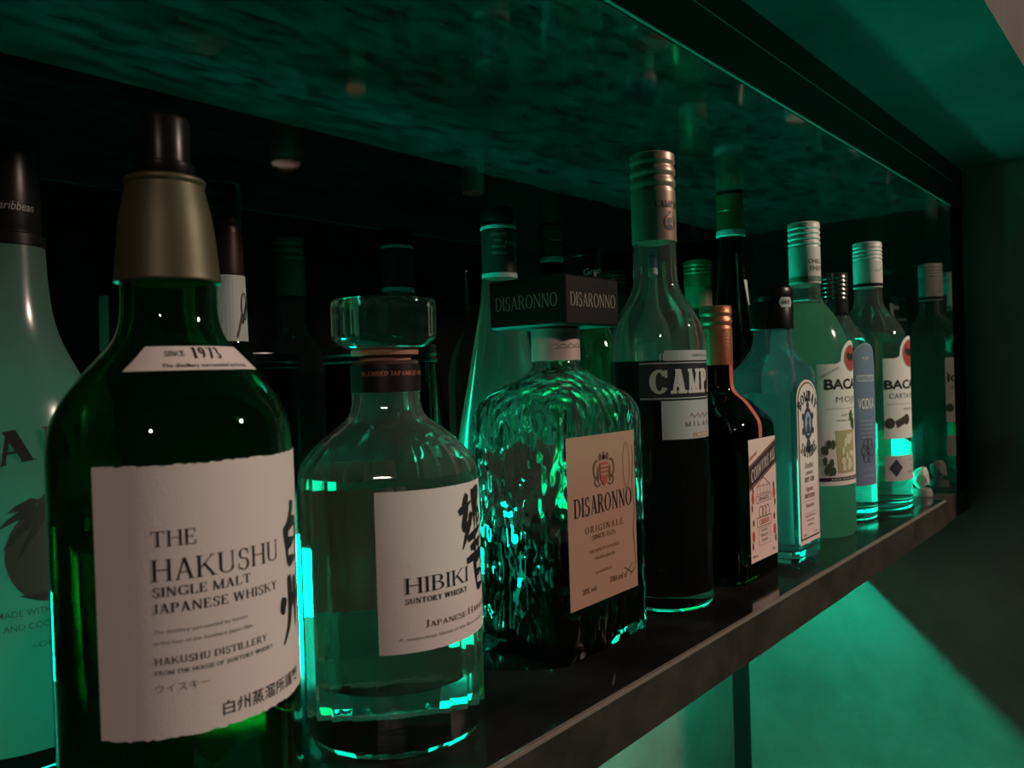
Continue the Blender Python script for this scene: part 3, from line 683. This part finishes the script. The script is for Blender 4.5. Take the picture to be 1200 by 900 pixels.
def bat(cx, cy, s):
    P = [ellipse(cx, cy, .10 * s, .24 * s, 12), ellipse(cx, cy + .26 * s, .09 * s, .10 * s, 10)]
    for k in (-1, 1):
        P.append([(cx, cy + .12 * s), (cx + k * .25 * s, cy + .36 * s), (cx + k * .62 * s, cy + .42 * s), (cx + k * .72 * s, cy + .08 * s), (cx + k * .5 * s, cy - .02 * s), (cx + k * .42 * s, cy - .2 * s), (cx + k * .22 * s, cy - .08 * s), (cx, cy - .2 * s)][::k])
    return P
def bacardi_label(t, r, z0, z1, zb, rb, sub, mojito):
    mp = on_cyl(r)
    wd = r * math.radians(59 if mojito else 56)
    n = 48; xs = [-wd + 2 * wd * i / n for i in range(n + 1)]
    def top(x):
        b = zb + math.sqrt(max((rb + .004) ** 2 - x * x, 0)) if abs(x) < rb + .004 else 0
        k = max(0, 1 - (abs(x) / (rb + .010)) ** 3)
        return max(z1, b, z1 + .004 * k)
    lab = decal('label', [[(xs[i], z0), (xs[i + 1], z0), (xs[i + 1], top(xs[i + 1])), (xs[i], top(xs[i]))] for i in range(n)], mp, .0002, mat('rum_label', (.76, .72, .67), .6), t)
    decal('roundel_rim', [p for p in arc_poly(0, zb, rb, rb, 0, 360, .0012, .0012, 36)], mp, .0004, mat('gold_rim', (.42, .26, .14), .45, metal=.3), lab)
    decal('roundel', [ellipse(0, zb, rb - .0012, rb - .0012)], mp, .0004, mat('roundel_red', (.42, .05, .045), .5), lab)
    decal('roundel_bat', bat(0, zb, (rb - .002) * 1.15), mp, .0006, BLACK(), lab)
    P = at(sans('BACARDÍ', .0095, .030), 0, .1370 if mojito else .1315, 'c', .0690 if mojito else .0765)
    decal('lettering', P, mp, .0004, BLACK(), lab)
    P = at(sans(sub, .0056, 0, .9, 0, 1.15), 0, .1248 if mojito else .1212, 'c', .0470 if mojito else .066)
    if mojito:
        P += [rect(-.034, .1190, .034, .1193)] + text_lines(['READY TO SERVE WITH RUM', 'NATURAL LIME AND MINT FLAVOURS'], 0, .1120, .0020, .0048)
    else:
        P += [rect(-.036, .1150, .036, .1153)] + text_lines(['SUPERIOR WHITE RUM'], 0, .1085, .0022, .004)
    decal('fine_print', P, mp, .0004, GREY(), lab)
    return lab, mp
CAPW = lambda: mat('white_cap', (.70, .66, .62), .45)
def bottle_mojito():
    t = thing('rum_bottle', 'cloudy whitish mixed-rum bottle, green light painted in, with white cap and cocktail-glass label', 'bottle', (.7767, .2850, 0))
    out = spl([(.033, 0), (.0380, .0012), (.0396, .005), (.0398, .010), (.0398, .010), (.0398, .1560), (.0398, .1560), (.0390, .1660), (.0366, .1790), (.0325, .1920), (.0260, .2050), (.0190, .2150), (.0150, .2215), (.0137, .2290), (.0135, .2380)], 4)
    cl = mat_translucent('cloudy_mojito', (.28, .42, .35), .92, .06, .1)  # green of the lights mixed into the colour of a whitish drink
    o, inn = shell_profile(out, .0026, .007)
    cut = interp(o, .2180)
    loft('cloudy_body', [(.0005, .0005, .0005, 0)] + [s_ for s_ in o if s_[3] < .2180] + [(*cut[:3], .2180), (.0005, .0005, .0005, .2180)], cl, t, 64, 35)
    loft('glass_neck', [(*cut[:3], .2181)] + [s_ for s_ in o if s_[3] > .2180] + [inset(o[-1], .0026), inset((*cut[:3], .2181), .0026)], GLASS(), t, 64, 35, closed=True)
    screw_cap('screw_cap', .0144, .2370, .2952, CAPW(), t, 4, .42, False)
    mpn = on_cyl(.0145)
    decal('cap_band', patch(-.0144 * PI, .2385, .0144 * PI, .2435, 60), mpn, .0001, mat('mint_band', (.10, .22, .15), .5), t)
    decal('cap_lettering', text_lines(['CHILL &', 'ENJOY'], -.0040, .2555, .0042, .0064, 'c', .012), mpn, .0001, GREY(), t)
    lab, mp = bacardi_label(t, .0400, .0490, .1600, .1650, .0125, 'MOJITO', True)
    decal('lettering', on_arc(at(sans('ORIGINAL RECIPE', .0020), -.0300, 0, 'c'), 0, .090, .068, True), mp, .0004, GREY(), lab)
    gl = decal('cocktail_picture', [[(-.0230, .0600), (.0000, .0600), (.0015, .0990), (-.0250, .0990)]], mp, .0004, mat('drink_print', (.42, .38, .17), .5), lab)
    random.seed(3)
    P = [ellipse(-.012 + random.uniform(-.009, .009), .080 + random.uniform(-.016, .014), random.uniform(.001, .003), random.uniform(.002, .005), 9) for _ in range(16)]
    decal('ice_picture', P, mp, .0006, mat('ice_print', (.70, .66, .48), .5), gl)
    for P in ([ellipse(-.032 + random.uniform(-.006, .006), .074 + random.uniform(-.013, .013), .0022, .0042, 9) for _ in range(14)], [ellipse(-.002 + random.uniform(-.003, .003), .104 + random.uniform(-.008, .010), .0020, .0045, 9) for _ in range(8)]):
        decal('mint_picture', P, mp, .0006, mat('mint_print', (.05, .085, .03), .5), lab)
    bb = decal('band', patch(-.0410, .0530, .0410, .0565, 40), mp, .0004, BLACK(), lab)
    decal('band_lettering', at(sans('MADE WITH REAL RUM', .0018), -.010, .0538, 'c', .04), mp, .0006, WHITE(), bb)
bottle_mojito()

def bottle_vodka():
    t = thing('vodka_bottle', 'slim clear vodka bottle with dark cap and blue arched label', 'bottle', (.8690, .2880, 0), rz=math.radians(-23))
    out = spl([(.030, 0), (.0345, .0012), (.0358, .004), (.0360, .008), (.0360, .008), (.0360, .1570), (.0360, .1570), (.0352, .1660), (.0322, .1770), (.0272, .1870), (.0205, .1970), (.0155, .2050), (.0130, .2120), (.0125, .2180)], 4)
    glass_body(t, out, GLASS(), .0026, .012, 64, liquid=SPIRIT(), level=.185)
    screw_cap('screw_cap', .0128, .2090, .2545, mat('gunmetal_cap', (.10, .10, .10), .25, metal=.8), t, 5, .6, True)
    mp = on_cyl(.0362)
    w_, z0, z1, rise, n = .0142, .0370, .1790, .0150, 16
    P = []
    for i in range(n * 2):
        a0, a1 = PI - PI * i / (2 * n), PI - PI * (i + 1) / (2 * n)
        P.append([(w_ * math.cos(a0), z0), (w_ * math.cos(a1), z0), (w_ * math.cos(a1), z1 - rise + rise * math.sin(a1)), (w_ * math.cos(a0), z1 - rise + rise * math.sin(a0))])
    rim = decal('label_rim', [[(x * 1.08, z + (.0012 if z > .1 else -.0005)) for x, z in p] for p in P], mp, .0001, mat('pale_blue_print'), t)
    lab = decal('label', P, mp, .0003, mat('slate_blue_label', (.15, .22, .32), .5), t)
    decal('lettering', at(sans('VODKA', .0110, .012, .75), 0, .1140, 'c', .0225), mp, .0005, WHITE(), lab)
    P = at(sans('PURE', .0036), 0, .1630, 'c', .009)
    decal('lettering', P, mp, .0005, WHITE(), lab)
    tab = decal('label_tab', patch(-.0122, .1415, .0122, .1480, 16), mp, .0005, mat('pale_tab', (.45, .52, .58), .5), lab)
    decal('tab_lettering', at(sans('DISTILLED', .0040, .01), 0, .1428, 'c', .0220), mp, .0007, mat('slate_blue_label'), tab)
    P = text_lines(['FIVE TIMES DISTILLED', 'FROM FINEST GRAIN', 'CHARCOAL FILTERED', 'FOR A CLEAN TASTE', 'TRIPLE CHECKED'], .000, .1010, .0020, .0042, 'c', 0, .72)
    P += at(sans('70 cl   37.5% vol', .0024), 0, .0520, 'c', .020) + at(sans('PRODUCT OF EU', .0020), 0, .0450, 'c', .015)
    decal('fine_print', P, mp, .0005, mat('pale_tab'), lab)
    P = [p for k in range(6) for p in arc_poly(.0048 * math.cos(k * PI / 3), .0715 + .0075 * math.sin(k * PI / 3), .0040, .0060, 0, 360, .0006, .0006, 14)]
    decal('rosette', P, mp, .0005, mat('dark_slate_ink', (.03, .04, .06), .5), lab)
bottle_vodka()

def bottle_carta():
    t = thing('rum_bottle', 'clear white-rum bottle with white cap at the far right end of the row', 'bottle', (.9480, .2778, 0))
    out = spl([(.033, 0), (.0380, .0012), (.0396, .005), (.0398, .010), (.0398, .010), (.0398, .1640), (.0398, .1640), (.0392, .1760), (.0380, .1845), (.0345, .1950), (.0275, .2075), (.0195, .2175), (.0155, .2235), (.0145, .2310), (.0143, .2420)], 4)
    glass_body(t, out, GLASS(), .0026, .010, 64, liquid=SPIRIT(), level=.192)
    cap = screw_cap('screw_cap', .0150, .2430, .2930, CAPW(), t, 4, .42, False)
    mpn = on_cyl(.0151)
    decal('cap_band', patch(-.0150 * PI, .2440, .0150 * PI, .2475, 60), mpn, .0001, BLKPL(), t)
    P = [line(-.012 + .002 * i, .2600 + .0018 * math.sin(i * 1.9) + .0006 * i, -.012 + .002 * (i + 1), .2600 + .0018 * math.sin((i + 1) * 1.9) + .0006 * (i + 1), .0005) for i in range(6)] + [line(.003 + .002 * i, .2550 + .0016 * math.sin(i * 2.2), .003 + .002 * (i + 1), .2550 + .0016 * math.sin((i + 1) * 2.2), .0005) for i in range(5)]
    decal('cap_signature', P, mpn, .0001, GREY(), t)
    lab, mp = bacardi_label(t, .0400, .0780, .1640, .1690, .0150, 'CARTA BLANCA', False)
    random.seed(8)
    P = [ellipse(x, .0955 + random.uniform(-.002, .003), .0055, .0058, 14) for x in (-.0330, -.0105, .0130, .034)] + [line(-.026, .093, -.012, .099, .008)]
    decal('medal_picture', P, mp, .0004, mat('brown_print', (.055, .035, .025), .5), lab)
    low = decal('lower_label', patch(-.0390, .0330, .0390, .0600, 48), mp, .0002, mat('grey_label', (.50, .48, .45), .6), t)
    decal('diamond', [[(-.0270, .0375), (-.0190, .0470), (-.0270, .0565), (-.0350, .0470)]], mp, .0004, mat('dark_slate_ink'), low)
    decal('lettering', text_lines(['37.5% VOL', '70 CL', 'PUERTO RICO'], .0000, .0530, .0026, .0062), mp, .0004, GREY(), low)
    # embossed foot
bottle_carta()

# ------------------------------------------------------------------ back row
def bottle_malibu():
    t = thing('rum_bottle', 'white coconut-rum bottle with palm tree print, cut by the left edge', 'bottle', (.1328, .4090, 0))
    out = spl([(.034, 0), (.0385, .0015), (.0400, .005), (.0402, .010), (.0402, .010), (.0402, .1180), (.0402, .1180), (.0392, .1340), (.0350, .1545), (.0275, .1690), (.0215, .1825), (.0184, .1948), (.0170, .2086), (.0164, .2240)], 4)
    o, inn = shell_profile(out, .003, .012)
    white = mat_translucent('white_frosted_bottle', (.26, .31, .30), .84)
    foot = [s for s in o if s[3] <= .0101]
    loft('glass_foot', [(.0005, .0005, .0005, 0)] + foot + [(.0005, .0005, .0005, .0101)], WAVE(), t, 64, 35)
    loft('body', [s for s in o if s[3] >= .0099], white, t, 64, 35, caps=(False, False))
    lathe_cap('screw_cap', [(.0165, .2238), (.0168, .2242), (.0168, .2290), (.0150, .2300), (.0150, .2310), (.0152, .2320), (.0152, .2650), (.0146, .2670)], BLKPL(), t)
    decal('cap_lettering', at(sans('Caribbean', .0040, 0, .8, .3), 0, .2390, 'c'), on_cyl(.0153), .0001, mat('grey_print', (.2, .2, .2), .5), t)
    mp = on_cyl(.0404)
    blk = BLACK()
    P = on_arc(at(serif('MALIBU', .0135, .22, .07, S=.05, sh=.04, track=.16), .0060, 0, 'c', .092), 0, .060, .071, True)
    decal('lettering', P, mp, .0001, blk, t)
    P = []
    for k, (ang, L) in enumerate(((170, .021), (150, .020), (195, .020), (120, .014), (215, .017), (30, .021), (8, .020), (60, .014), (-20, .018), (-38, .014))):
        a = math.radians(ang); c0, s0 = math.cos(a), math.sin(a); pts = []
        for i in range(7):
            q = i / 6; x = .002 + L * q * c0; y = .1105 + L * q * s0 - .011 * q * q
            wv = .0026 * math.sin(PI * min(q * .9 + .1, 1)) * (1 if i % 2 else .72)
            pts.append((x, y, wv))
        P.append([(x, y + wv) for x, y, wv in pts] + [(x, y - wv) for x, y, wv in pts[::-1]])
    P.append([(.0005, .110), (.0035, .110), (.0042, .095), (.0065, .078), (.0082, .072), (.0050, .072), (.0030, .082), (.0008, .096)])
    P.append([(-.012, .0755), (.004, .0760), (.016, .0735), (.006, .0722), (-.006, .0728)])
    pal = decal('palm_picture', P, mp, .0003, mat('palm_ink', (.02, .035, .03), .5), t)
    decal('sun_picture', [ellipse(0, .0915, .0165, .0200, 36)], mp, .0001, mat('sunset_print', (.035, .06, .045), .5), t)
    P = at(sans('MADE WITH CARIBBEAN RUM', .0027, .004), .004, .0670, 'c', .048) + at(sans('AND COCONUT FLAVOUR', .0027, .004), .004, .0612, 'c', .044) + at(sans('~ORIGINAL~', .0024), .004, .0530, 'c', .024)
    decal('lettering', P, mp, .0001, mat('green_grey_ink', (.05, .09, .08), .5), t)
bottle_malibu()

def bottle_behind():
    t = thing('spirit_bottle', 'bottle with dark red ringed cap half hidden behind the dark green bottle', 'bottle', (.2530, .4300, 0))
    out = spl([(.030, 0), (.0345, .002), (.035, .008), (.035, .008), (.035, .120), (.035, .120), (.032, .140), (.022, .160), (.0135, .180), (.0118, .1900)], 4) + [(.0112, .2240)]
    glass_body(t, out, DARKG(), .003, .008, 48)
    screw_cap('screw_cap', .0113, .2225, .2750, mat('dark_red_cap', (.035, .012, .014), .35, metal=.4), t, 3, .55, False)
    mp = on_lathe([(.0122, .180), (.0114, .2222)], .0118)
    lab = decal('neck_label', patch(-.026, .1840, .036, .2218, 30), mp, .0005, mat('white_neck_label', (.38, .42, .40), .55), t)
    P = [line(.000 + .004 * i, .186 + .008 * (i % 4), .004 + .004 * i, .194 + .006 * ((i + 1) % 4), .0012) for i in range(9)] + [p for k in (.006, .016, .026) for p in arc_poly(k, .204, .0030, .0080, 0, 360, .0009, .0009, 14)]
    decal('leaf_pattern', P, mp, .0008, BLACK(), lab)
bottle_behind()

def jar_dark():
    t = thing('spirit_bottle', 'wide black bottle behind the round glass stopper', 'bottle', (.3608, .4200, 0))
    out = spl([(.030, 0), (.0365, .002), (.0372, .008), (.0372, .008), (.0372, .150), (.0372, .150), (.0366, .170), (.0362, .1780)], 4)
    glass_body(t, out, mat('black_glass', (.02, .03, .025), .0, trans=1, ior=1.5), .003, .008, 64)
    lathe_cap('lid', [(.0368, .1700), (.0378, .1704), (.0384, .1716), (.0378, .1728), (.0372, .1735), (.0376, .1745), (.0384, .1758), (.0380, .1772), (.0374, .1790), (.0374, .1812), (.034, .1826)], BLKPL(), t, 72)
jar_dark()

def bottle_conical():
    t = thing('liqueur_bottle', 'tall conical clear bottle with black cap glowing green behind the square bottle', 'bottle', (.5048, .4360, 0))
    out = spl([(.038, 0), (.0440, .002), (.0452, .008), (.0450, .030), (.0430, .075), (.0365, .117), (.0295, .1522), (.0225, .1874), (.0172, .2154), (.0145, .2385), (.0136, .2500), (.0134, .2700)], 4)
    glass_body(t, out, glass('glow_haze_glass', (.90, .98, .95), haze=.055), .0028, .008, 64, liquid=SPIRIT(), level=.215)  # more haze added here so the clear bottle seems filled with green light
    lathe_cap('neck_ring', [(.0140, .2385), (.0146, .2388), (.0146, .2422), (.0140, .2425)], mat('pale_collar', (.55, .62, .6), .3), t)
    lathe_cap('neck_band', [(.0138, .2425), (.0142, .2428), (.0142, .2780), (.0136, .2782)], mat('charcoal_foil', (.03, .035, .035), .35), t)
    mpn = on_cyl(.0143)
    P = at(serif('PARADISO', .0036, .16, .08), .0060, .2640, 'c', .026) + text_lines(['LIQUORE', 'FINO', 'RISERVA', 'SPECIALE'], -.0120, .2720, .0022, .0050) + [ellipse(.006, .2535, .0022, .0030, 12)]
    decal('lettering', P, mpn, .0001, mat('pale_green_print', (.35, .45, .40), .5), t)
    lathe_cap('collar', [(.0136, .2782), (.0146, .2785), (.0148, .2797), (.0146, .2808), (.0138, .2812)], mat('pale_collar'), t)
    lathe_cap('screw_cap', [(.0138, .2813), (.0146, .2817), (.0140, .2840), (.0136, .2848), (.0142, .2860), (.0142, .2950), (.0134, .2962)], BLKPL(), t)
    mp = on_lathe(out, .03)
    decal('embossed_seal', [p for p in arc_poly(.004, .180, .0032, .0036, 0, 360, .0008, .0008, 18)], mp, .0003, WAVE(), t)
bottle_conical()

def bottle_greencap():
    t = thing('syrup_bottle', 'black-capped green bottle peeking over the square black cap', 'bottle', (.6230, .4330, 0))
    out = spl([(.026, 0), (.0305, .002), (.031, .008), (.031, .008), (.031, .150), (.031, .150), (.029, .175), (.0225, .198), (.0155, .215), (.0132, .225), (.0130, .2400)], 4)
    glass_body(t, out, glass('mid_green_glass', (.25, .70, .45)), .003, .008, 48, liquid=SPIRIT(), level=.19)
    cap = lathe_cap('screw_cap', [(.0136, .2330), (.0143, .2334), (.0143, .2645), (.0139, .2652), (.0139, .2660), (.0144, .2666), (.0144, .2715), (.0136, .2728)], BLKPL(), t)
    decal('lettering', rot(at(sans("Green's", .0062, .012, 1, .2), -.0020, .2500, 'c'), .16, -.002, .25), on_cyl(.0144), .0001, mat('pale_print', (.6, .62, .58), .5), cap)
bottle_greencap()

def bottle_bluecap():
    t = thing('gin_bottle', 'clear printed bottle with blue cap, behind the square bottle and the bitter', 'bottle', (.6830, .4020, 0))
    out = spl([(.021, 0), (.0262, .002), (.027, .008), (.027, .008), (.027, .180), (.027, .180), (.0262, .1900), (.0225, .2010), (.0160, .2110), (.0130, .2190), (.0122, .2280)], 4) + [(.0122, .2530)]
    glass_body(t, out, GLASS(), .0026, .010, 64, liquid=SPIRIT(), level=.19)
    lathe_cap('collar', [(.0124, .2500), (.0138, .2504), (.0140, .2540), (.0136, .2560), (.0126, .2563)], mat('pale_collar', (.55, .62, .6), .3), t)
    screw_cap('screw_cap', .0136, .2563, .2735, mat('blue_cap', (.05, .14, .30), .35), t, 2, .6, False)
    mp = on_cyl(.0271)
    P = at(serif('LUMINA', .0082, .18, .09, sx=.6), -.0035, .1660, 'c', .031) + text_lines(['DISTILLED', 'DRY GIN', 'SMALL BATCH', 'NUMBERED', '500 ml'], -.0035, .158, .0026, .0068, 'c')
    decal('lettering', P, mp, .0002, mat('frost_print', (.55, .60, .58), .5), t)
bottle_bluecap()

def bottle_goldcap():
    t = thing('spirit_bottle', 'bottle with ringed gold screw cap, behind the shoulder of the bitter', 'bottle', (.8603, .4400, 0))
    out = spl([(.026, 0), (.0305, .002), (.031, .008), (.031, .008), (.031, .175), (.031, .175), (.029, .190), (.0222, .208), (.0168, .222), (.0148, .232), (.0146, .2560)], 4)
    glass_body(t, out, glass('mid_green_glass', (.25, .70, .45)), .003, .008, 48, liquid=SPIRIT(), level=.185)
    screw_cap('screw_cap', .0158, .2540, .2842, mat('old_gold_cap', (.40, .30, .14), .35, metal=.8), t, 3, .6, True)
    lathe_cap('neck_band', [(.0150, .2290), (.0156, .2294), (.0156, .2536), (.0150, .2538)], mat('olive_foil', (.14, .14, .07), .45), t)
    decal('label', patch(-.036, .110, .036, .178, 30), on_cyl(.0312), .0002, mat('yellow_label', (.50, .48, .22), .6), t)
bottle_goldcap()

def bottle_wine():
    t = thing('wine_bottle', 'tall slim dark green wine bottle almost touching the upper board', 'bottle', (.8169, .3778, 0))
    out = spl([(.022, 0), (.0268, .002), (.0278, .008), (.0280, .120), (.0282, .1511), (.0255, .1800), (.0195, .2120), (.0158, .2400), (.0142, .2700), (.0134, .3010)], 4) + [(.0128, .3300)]
    glass_body(t, out, DARKG(), .003, .010, 48, liquid=mat('red_wine', (.10, .02, .02), 0, trans=1, ior=1.35), level=.24)
    lathe_cap('capsule', [(.0134, .3065), (.0140, .3068), (.0136, .3235), (.0131, .3240), (.0131, .3250), (.0138, .3256), (.0138, .3370), (.0144, .3385), (.0144, .3425), (.0136, .3435)], mat('old_gold_cap'), t)
    lathe_cap('collar', [(.0133, .2985), (.0150, .2992), (.0153, .3022), (.0148, .3052), (.0135, .3062)], mat('pale_collar'), t)
    mp = on_lathe(out, .018)
    decal('label', [[(-.004, .252), (.010, .252), (.0085, .235), (.006, .215), (.0045, .200)]], mp, .0004, mat('painted_leaf_glow', (.55, .62, .58), .5), t, label='pale pointed patch painted for a leaf-shaped glow on the neck', step=.002)  # pale patch painted in place of a glow on the neck
bottle_wine()

def stone_piece():
    t = thing('stone_ornament', 'small rough white stone on a round base at the far end of the shelf', 'ornament', (1.045, .252, 0))
    random.seed(11)
    bm = bmesh.new(); bmesh.ops.create_icosphere(bm, subdivisions=2, radius=1)
    for v in bm.verts:
        k = random.uniform(.84, 1.1)
        v.co = Vector((v.co.x * .0105 * k, v.co.y * .0100 * k, .0215 + v.co.z * (.0135 if v.co.z > 0 else .0125) * k + .002 * v.co.x))
    me = bpy.data.meshes.new('stone'); bm.to_mesh(me); bm.free()
    link('stone', me, mat('white_quartz', (.46, .45, .42), .5, noise=(120, (.62, .60, .56), .3, .7)), t)
    lathe_cap('base', [(.0105, 0), (.0118, .0005), (.0118, .0060), (.0108, .0092), (.0080, .0096)], mat('grey_stone_base', (.22, .22, .20), .5), t, 40)
stone_piece()
